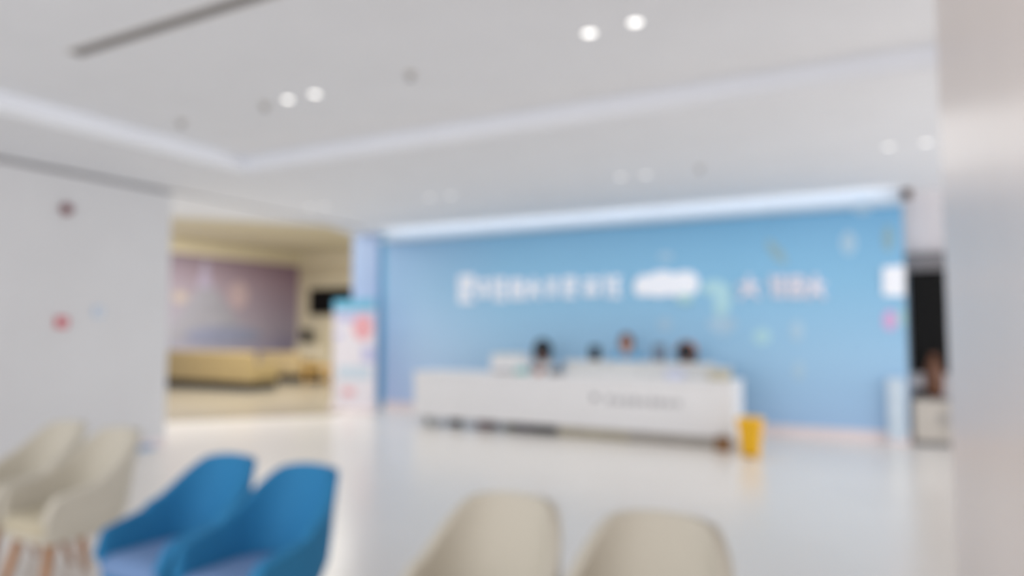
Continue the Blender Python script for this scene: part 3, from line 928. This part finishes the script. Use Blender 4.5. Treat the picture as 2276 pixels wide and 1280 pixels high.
def person(px, hy, yo, lab, cloth, hair, lean=0.1, turn=0.0, headband=None, tilt=0.0, hs=1.0):
    """seated adult facing -Y (towards the hall); hy = pixel row of the head centre"""
    c = PY(px, hy, YD + yo)
    hz = c.z
    root = empty('person', (c.x, YD + yo + lean, 0), turn, lab, 'person')
    l = -lean
    sz = hz - .19                     # shoulder height
    hip = .50
    P, E, Rr = [], [], []

    def add(p, r, prev=None):
        P.append(p)
        Rr.append(r)
        if prev is not None:
            E.append((prev, len(P) - 1))
        return len(P) - 1
    pel = add((0, 0, hip), .13)
    wa = add((0, l * .3, hip + .18), .115, pel)
    ch = add((0, l * .6, sz - .10), (.12, .10), wa)
    ne = add((0, l * .85, sz + .0), .058, ch)
    n2 = add((0, l * .95, sz + .06), .054, ne)
    h1 = add((0, l, hz - .055), (.062, .07), n2)
    h2 = add((0, l, hz + .02), (.076, .092), h1)
    h3 = add((0, l + .005, hz + .085), (.05, .06), h2)
    limbs = {}
    for s in (-1, 1):
        sh = add((s * .17, l * .75, sz - .02), .055, ch)
        el = add((s * .24, l * .7 - .12, ztop + .06 - .02 if sz - .28 < ztop else sz - .27), .04, sh)
        wr = add((s * .13, l - .36, ztop + .045), .027, el)
        pm = add((s * .11, l - .43, ztop + .04), (.034, .018), wr)
        for k, (dx, ln) in enumerate(((-.026, .065), (-.009, .08), (.009, .075), (.026, .058))):
            a = add((s * .11 + dx, l - .43 - ln * .6, ztop + .035), .009, pm)
            add((s * .11 + dx, l - .43 - ln, ztop + .025), .008, a)
        th = add((s * .11 - s * .035, l - .43, ztop + .035), .011, pm)
        add((s * .11 - s * .045, l - .455, ztop + .03), .009, th)
        hp = add((s * .1, -.04, hip - .0), .09, pel)
        kn = add((s * .13, -.42, hip + .0), .062, hp)
        an = add((s * .13, -.40, .10), .042, kn)
        add((s * .13, -.54, .045), .035, an)
        limbs[s] = (sh, el, wr, hp, kn, an)
    skin_mesh('body', P, E, Rr, M['skin'], root)
    # clothing
    cp, ce_, cr = [], [], []

    def ad2(p, r, prev=None):
        cp.append(p)
        cr.append(r)
        if prev is not None:
            ce_.append((prev, len(cp) - 1))
        return len(cp) - 1
    a0 = ad2((0, 0, hip + .02), .15)
    a1 = ad2(P[wa], .135, a0)
    a2 = ad2(P[ch], (.15, .12), a1)
    ad2((0, l * .82, sz - .0), .07, a2)
    for s in (-1, 1):
        sh, el, wr = limbs[s][:3]
        b1 = ad2(P[sh], .07, a2)
        b2 = ad2(P[el], .056, b1)
        ad2(tuple(Vector(P[el]).lerp(Vector(P[wr]), .8)), .042, b2)
    skin_mesh('jacket', cp, ce_, cr, cloth, root)
    tp, te, tr = [(0, 0, hip)], [], [.15]
    for s in (-1, 1):
        hp, kn, an = limbs[s][3:]
        prev = 0
        for q_, r_ in ((P[hp], .105), (P[kn], .075), (tuple(Vector(P[an]) + Vector((0, 0, .04))), .055)):
            tp.append(q_)
            tr.append(r_)
            te.append((prev, len(tp) - 1))
            prev = len(tp) - 1
    skin_mesh('trousers', tp, te, tr, M['trouser'], root)
    # head details
    hc = Vector((0, l, hz + .02))
    for s in (-1, 1):
        bm = bmesh.new()
        bmesh.ops.create_uvsphere(bm, u_segments=10, v_segments=6, radius=.012, matrix=Matrix.Translation(hc + Vector((s * .032, -.088, 0))))
        obj('eye', bm, M['black'], root, True)
        bm = bmesh.new()
        bmesh.ops.create_uvsphere(bm, u_segments=10, v_segments=6, radius=.026, matrix=Matrix.Translation(hc + Vector((s * .082, .0, -.01))) @ Matrix.Diagonal((.4, .7, 1, 1)))
        obj('ear', bm, M['skin'], root, True)
    bm = bmesh.new()
    bmesh.ops.create_cone(bm, segments=8, radius1=.016, radius2=.006, depth=.045, cap_ends=True, matrix=Matrix.Translation(hc + Vector((0, -.094, -.022))) @ Matrix.Rotation(R(-18), 4, 'X'))
    obj('nose', bm, M['skin'], root, True)
    bm = bmesh.new()
    bx(bm, -.022, .022, l - .092, l - .08, hz - .05, hz - .04, .003)
    obj('mouth', bm, M['poster_red'], root)
    # hair: a cap over skull and nape, open at the face
    bm = bmesh.new()
    bmesh.ops.create_uvsphere(bm, u_segments=24, v_segments=16, radius=1)
    dele = []
    for v in bm.verts:
        if v.co.y < -.35 and v.co.z < .42 - tilt:
            dele.append(v)
        elif v.co.z < -.75:
            dele.append(v)
    bmesh.ops.delete(bm, geom=dele, context='VERTS')
    for v in bm.verts:
        v.co = hc + Vector((v.co.x * .108 * hs, v.co.y * .124 * hs + .012, v.co.z * .132 * hs + .004 - (.04 if v.co.z < 0 else 0)))
    hr = obj('hair', bm, hair, root, True)
    sm = hr.modifiers.new('solid', 'SOLIDIFY')
    sm.thickness = .02
    sm.offset = -1
    if headband:
        bm = bmesh.new()
        n = 24
        for k in range(n):
            a = math.pi * k / (n - 1)
            for (ro, yy) in ((.118 * hs, -.05), (.118 * hs, .03)):
                bm.verts.new(hc + Vector((ro * math.cos(a), yy - .015, .015 + .139 * hs * math.sin(a))))
        bm.verts.ensure_lookup_table()
        for k in range(n - 1):
            bm.faces.new((bm.verts[2 * k], bm.verts[2 * k + 1], bm.verts[2 * k + 3], bm.verts[2 * k + 2]))
        hbn = obj('headband', bm, headband, root, True)
        hbn.modifiers.new('solid', 'SOLIDIFY').thickness = .012
    # office chair
    oc = empty('office_chair', (c.x, YD + yo + lean + .05, 0), turn, 'dark office chair under the ' + lab.split(',')[0].replace('person ', 'seated person '), 'chair', 'office chairs behind the desk')
    box('seat', -.23, .23, -.25, .2, .31, .355, M['indigo'], oc, .02)
    box('backrest', -.2, .2, .2, .25, .42, .80, M['indigo'], oc, .02)
    box('back_post', -.025, .025, .19, .215, .33, .6, M['grey'], oc)
    obj('gas_column', lathe(bmesh.new(), [(.03, .08), (.025, .31)], 16), M['chrome'], oc, True)
    bm = bmesh.new()
    for k in range(5):
        a = 2 * math.pi * k / 5
        mt = Matrix.Rotation(a, 4, 'Z')
        b2 = bx(bmesh.new(), 0, .26, -.02, .02, .06, .085)
        bmesh.ops.transform(b2, matrix=mt, verts=b2.verts)
        me = bpy.data.meshes.new('tmp')
        b2.to_mesh(me)
        b2.free()
        bm.from_mesh(me)
        bpy.data.meshes.remove(me)
    obj('star_base', bm, M['grey'], oc)
    for k in range(5):
        a = 2 * math.pi * k / 5
        bm = bmesh.new()
        bmesh.ops.create_cone(bm, segments=14, radius1=.03, radius2=.03, depth=.03, cap_ends=True, matrix=Matrix.Translation((.24 * math.cos(a), .24 * math.sin(a), .03)) @ Matrix.Rotation(a, 4, 'Z') @ Matrix.Rotation(R(90), 4, 'X'))
        obj('caster', bm, M['black_soft'], oc, True)
    return root


person(1205, 780, .93, 'person with black hair looking down, in white, behind the printer side of the desk', M['cloth_white'], M['hair'], .12, 0, None, .7, 1.32)
person(1390, 762, .98, 'person in a light blue top with brown hair, middle of the desk', M['cloth_blue'], M['hair_brown'], .05, R(12), None)
person(1530, 790, .93, 'person with black hair and a rust orange headband, right end of the desk', M['cloth_lilac'], M['hair'], .14, R(-8), M['orange'], .7, 1.26)

# ------------------------------------------------------------------ tub armchairs in the foreground


def shell_bm(W=.56, D=.54, top=.86, arm=.56, flat=.15, z0=.335):
    bm = bmesh.new()
    NS, NV = 61, 9
    grid = []
    for i in range(NS):
        s = -1 + 2 * i / (NS - 1)
        a = abs(s)
        sg = 1 if s >= 0 else -1
        if a > .5:
            k = (a - .5) / .5
            x, y = W / 2, .02 - k * (D * .52)
            x -= .02 * k * k
            nx, ny = 1, 0
        else:
            th = a / .5 * math.pi / 2
            x = W / 2 * math.sin(th) ** .80
            y = .02 + (D / 2 - .03) * math.cos(th) ** .75
            nx, ny = math.sin(th), math.cos(th)
        # rim height: flat back, then one long slope down to the arm's front
        arc = a
        k0, k1 = .22, .56
        if arc < k0:
            h = top - .008 * (arc / k0) ** 2
        elif arc < k1:
            k = (arc - k0) / (k1 - k0)
            k2 = k * k * (3 - 2 * k)
            h = top - .008 - (top - .008 - arm - .055) * (.45 * k + .55 * k2)
        else:
            k = (arc - k1) / (1 - k1)
            h = arm + .055 - .055 * k
        if a > .93:
            h -= .10 * ((a - .93) / .07) ** 2
        col = []
        for j in range(NV):
            v = j / (NV - 1)
            z = z0 + (h - z0) * v
            hh_ = (z - z0) / (top - z0)
            lean = .105 * hh_ * ny                       # back rakes backwards
            flare = .035 * min(1, hh_ * 2.2) * nx - .03 * (1 - min(1, (z - z0) / .1))
            taper = 1 - .13 * max(0, hh_ - .35) * (1 if a < .5 else 0)
            cv = -.012 * math.sin(math.pi * v)
            col.append(bm.verts.new((sg * (x + flare + cv * nx) * taper, y + lean + cv * ny - .03 * (1 - min(1, (z - z0) / .1)) * ny, z)))
        grid.append(col)
    for i in range(NS - 1):
        for j in range(NV - 1):
            bm.faces.new((grid[i][j], grid[i + 1][j], grid[i + 1][j + 1], grid[i][j + 1]))
    return bm


def tub_chair(fab, seatm, lab, W=.56, top=.86, arm=.56):
    t = empty('tub_chair', (0, 0, 0), 0, lab, 'chair')
    sh = obj('shell', shell_bm(W, .54, top, arm), fab, t, True)
    so = sh.modifiers.new('solid', 'SOLIDIFY')
    so.thickness = .045
    so.offset = -1
    bv = sh.modifiers.new('bev', 'BEVEL')
    bv.width = .018
    bv.segments = 3
    bv.limit_method = 'ANGLE'
    bv.angle_limit = R(50)
    # seat pan, rounded at the back
    def outline(w2, yb, yf, z, bm, n=9):
        vs = []
        for k in range(n):
            th = math.pi * k / (n - 1)
            vs.append(bm.verts.new((w2 * math.cos(th), .0 + yb * math.sin(th) ** .8, z)))
        vs.append(bm.verts.new((-w2, yf + .03, z)))
        vs.append(bm.verts.new((-w2 + .03, yf, z)))
        vs.append(bm.verts.new((w2 - .03, yf, z)))
        vs.append(bm.verts.new((w2, yf + .03, z)))
        return vs
    w2 = W / 2 - .035
    bm = bmesh.new()
    loft(bm, [outline(w2 - .03, .18, -.24, .315, bm), outline(w2, .20, -.27, .335, bm), outline(w2, .20, -.27, .365, bm)])
    obj('seat_base', bm, fab, t, False)
    bm = bmesh.new()
    loft(bm, [outline(w2 - .02, .185, -.275, .366, bm), outline(w2 - .012, .19, -.285, .39, bm), outline(w2 - .012, .19, -.285, .42, bm), outline(w2 - .04, .165, -.26, .45, bm), outline(w2 - .12, .1, -.18, .457, bm)])
    cu = obj('seat_cushion', bm, seatm, t, True)
    for sx in (-1, 1):
        for sy in (-1, 1):
            bm = bmesh.new()
            n = 14
            top_c = Vector((sx * (w2 - .07), .13 if sy > 0 else -.19, .335))
            bot_c = Vector((sx * (w2 - .01), .22 if sy > 0 else -.26, 0))
            rings = []
            for f_, r_ in ((0, .030), (.5, .025), (1, .017)):
                c_ = top_c.lerp(bot_c, f_)
                rings.append([bm.verts.new((c_.x + r_ * math.cos(2 * math.pi * k / n), c_.y + r_ * math.sin(2 * math.pi * k / n), c_.z)) for k in range(n)])
            loft(bm, rings)
            obj('leg', bm, M['leg_wood'], t, True)
    return t


def seat_at(t, px, py, ztop_, dy=.33):
    """put the middle of the chair back's top edge under pixel (px, py)"""
    q_ = G(px, py, ztop_)
    t.location = (q_.x, q_.y - dy, 0)


BT, GT = .83, .87
c1 = tub_chair(M['blue_fabric'], M['blue_seat'], 'blue upholstered tub chair, left one of the blue pair', .50, BT, .54)
seat_at(c1, 528, 1012, BT)
c2 = copy_tree(c1)
c2['label'] = 'blue upholstered tub chair, right one of the blue pair'
seat_at(c2, 702, 1034, BT)
b1 = tub_chair(M['beige_fabric'], M['beige_seat'], 'beige tub chair at the bottom middle, left of that pair', .50, GT, .57)
seat_at(b1, 1150, 1100, GT)
b2 = copy_tree(b1)
b2['label'] = 'beige tub chair at the bottom middle, right of that pair'
seat_at(b2, 1480, 1142, GT)
b3 = copy_tree(b1)
b3['label'] = 'beige tub chair with wooden legs, farthest left by the white wall'
seat_at(b3, 168, 938, GT)
b4 = copy_tree(b1)
b4['label'] = 'beige tub chair with wooden legs, just left of the blue pair'
seat_at(b4, 284, 952, GT)
for c in (c1, c2):
    c['group'] = 'blue tub chairs'
for c in (b1, b2, b3, b4):
    c['group'] = 'beige tub chairs'
for c in (c1, c2, b1, b2, b3, b4):
    print(c['label'], tuple(round(v, 2) for v in c.location))
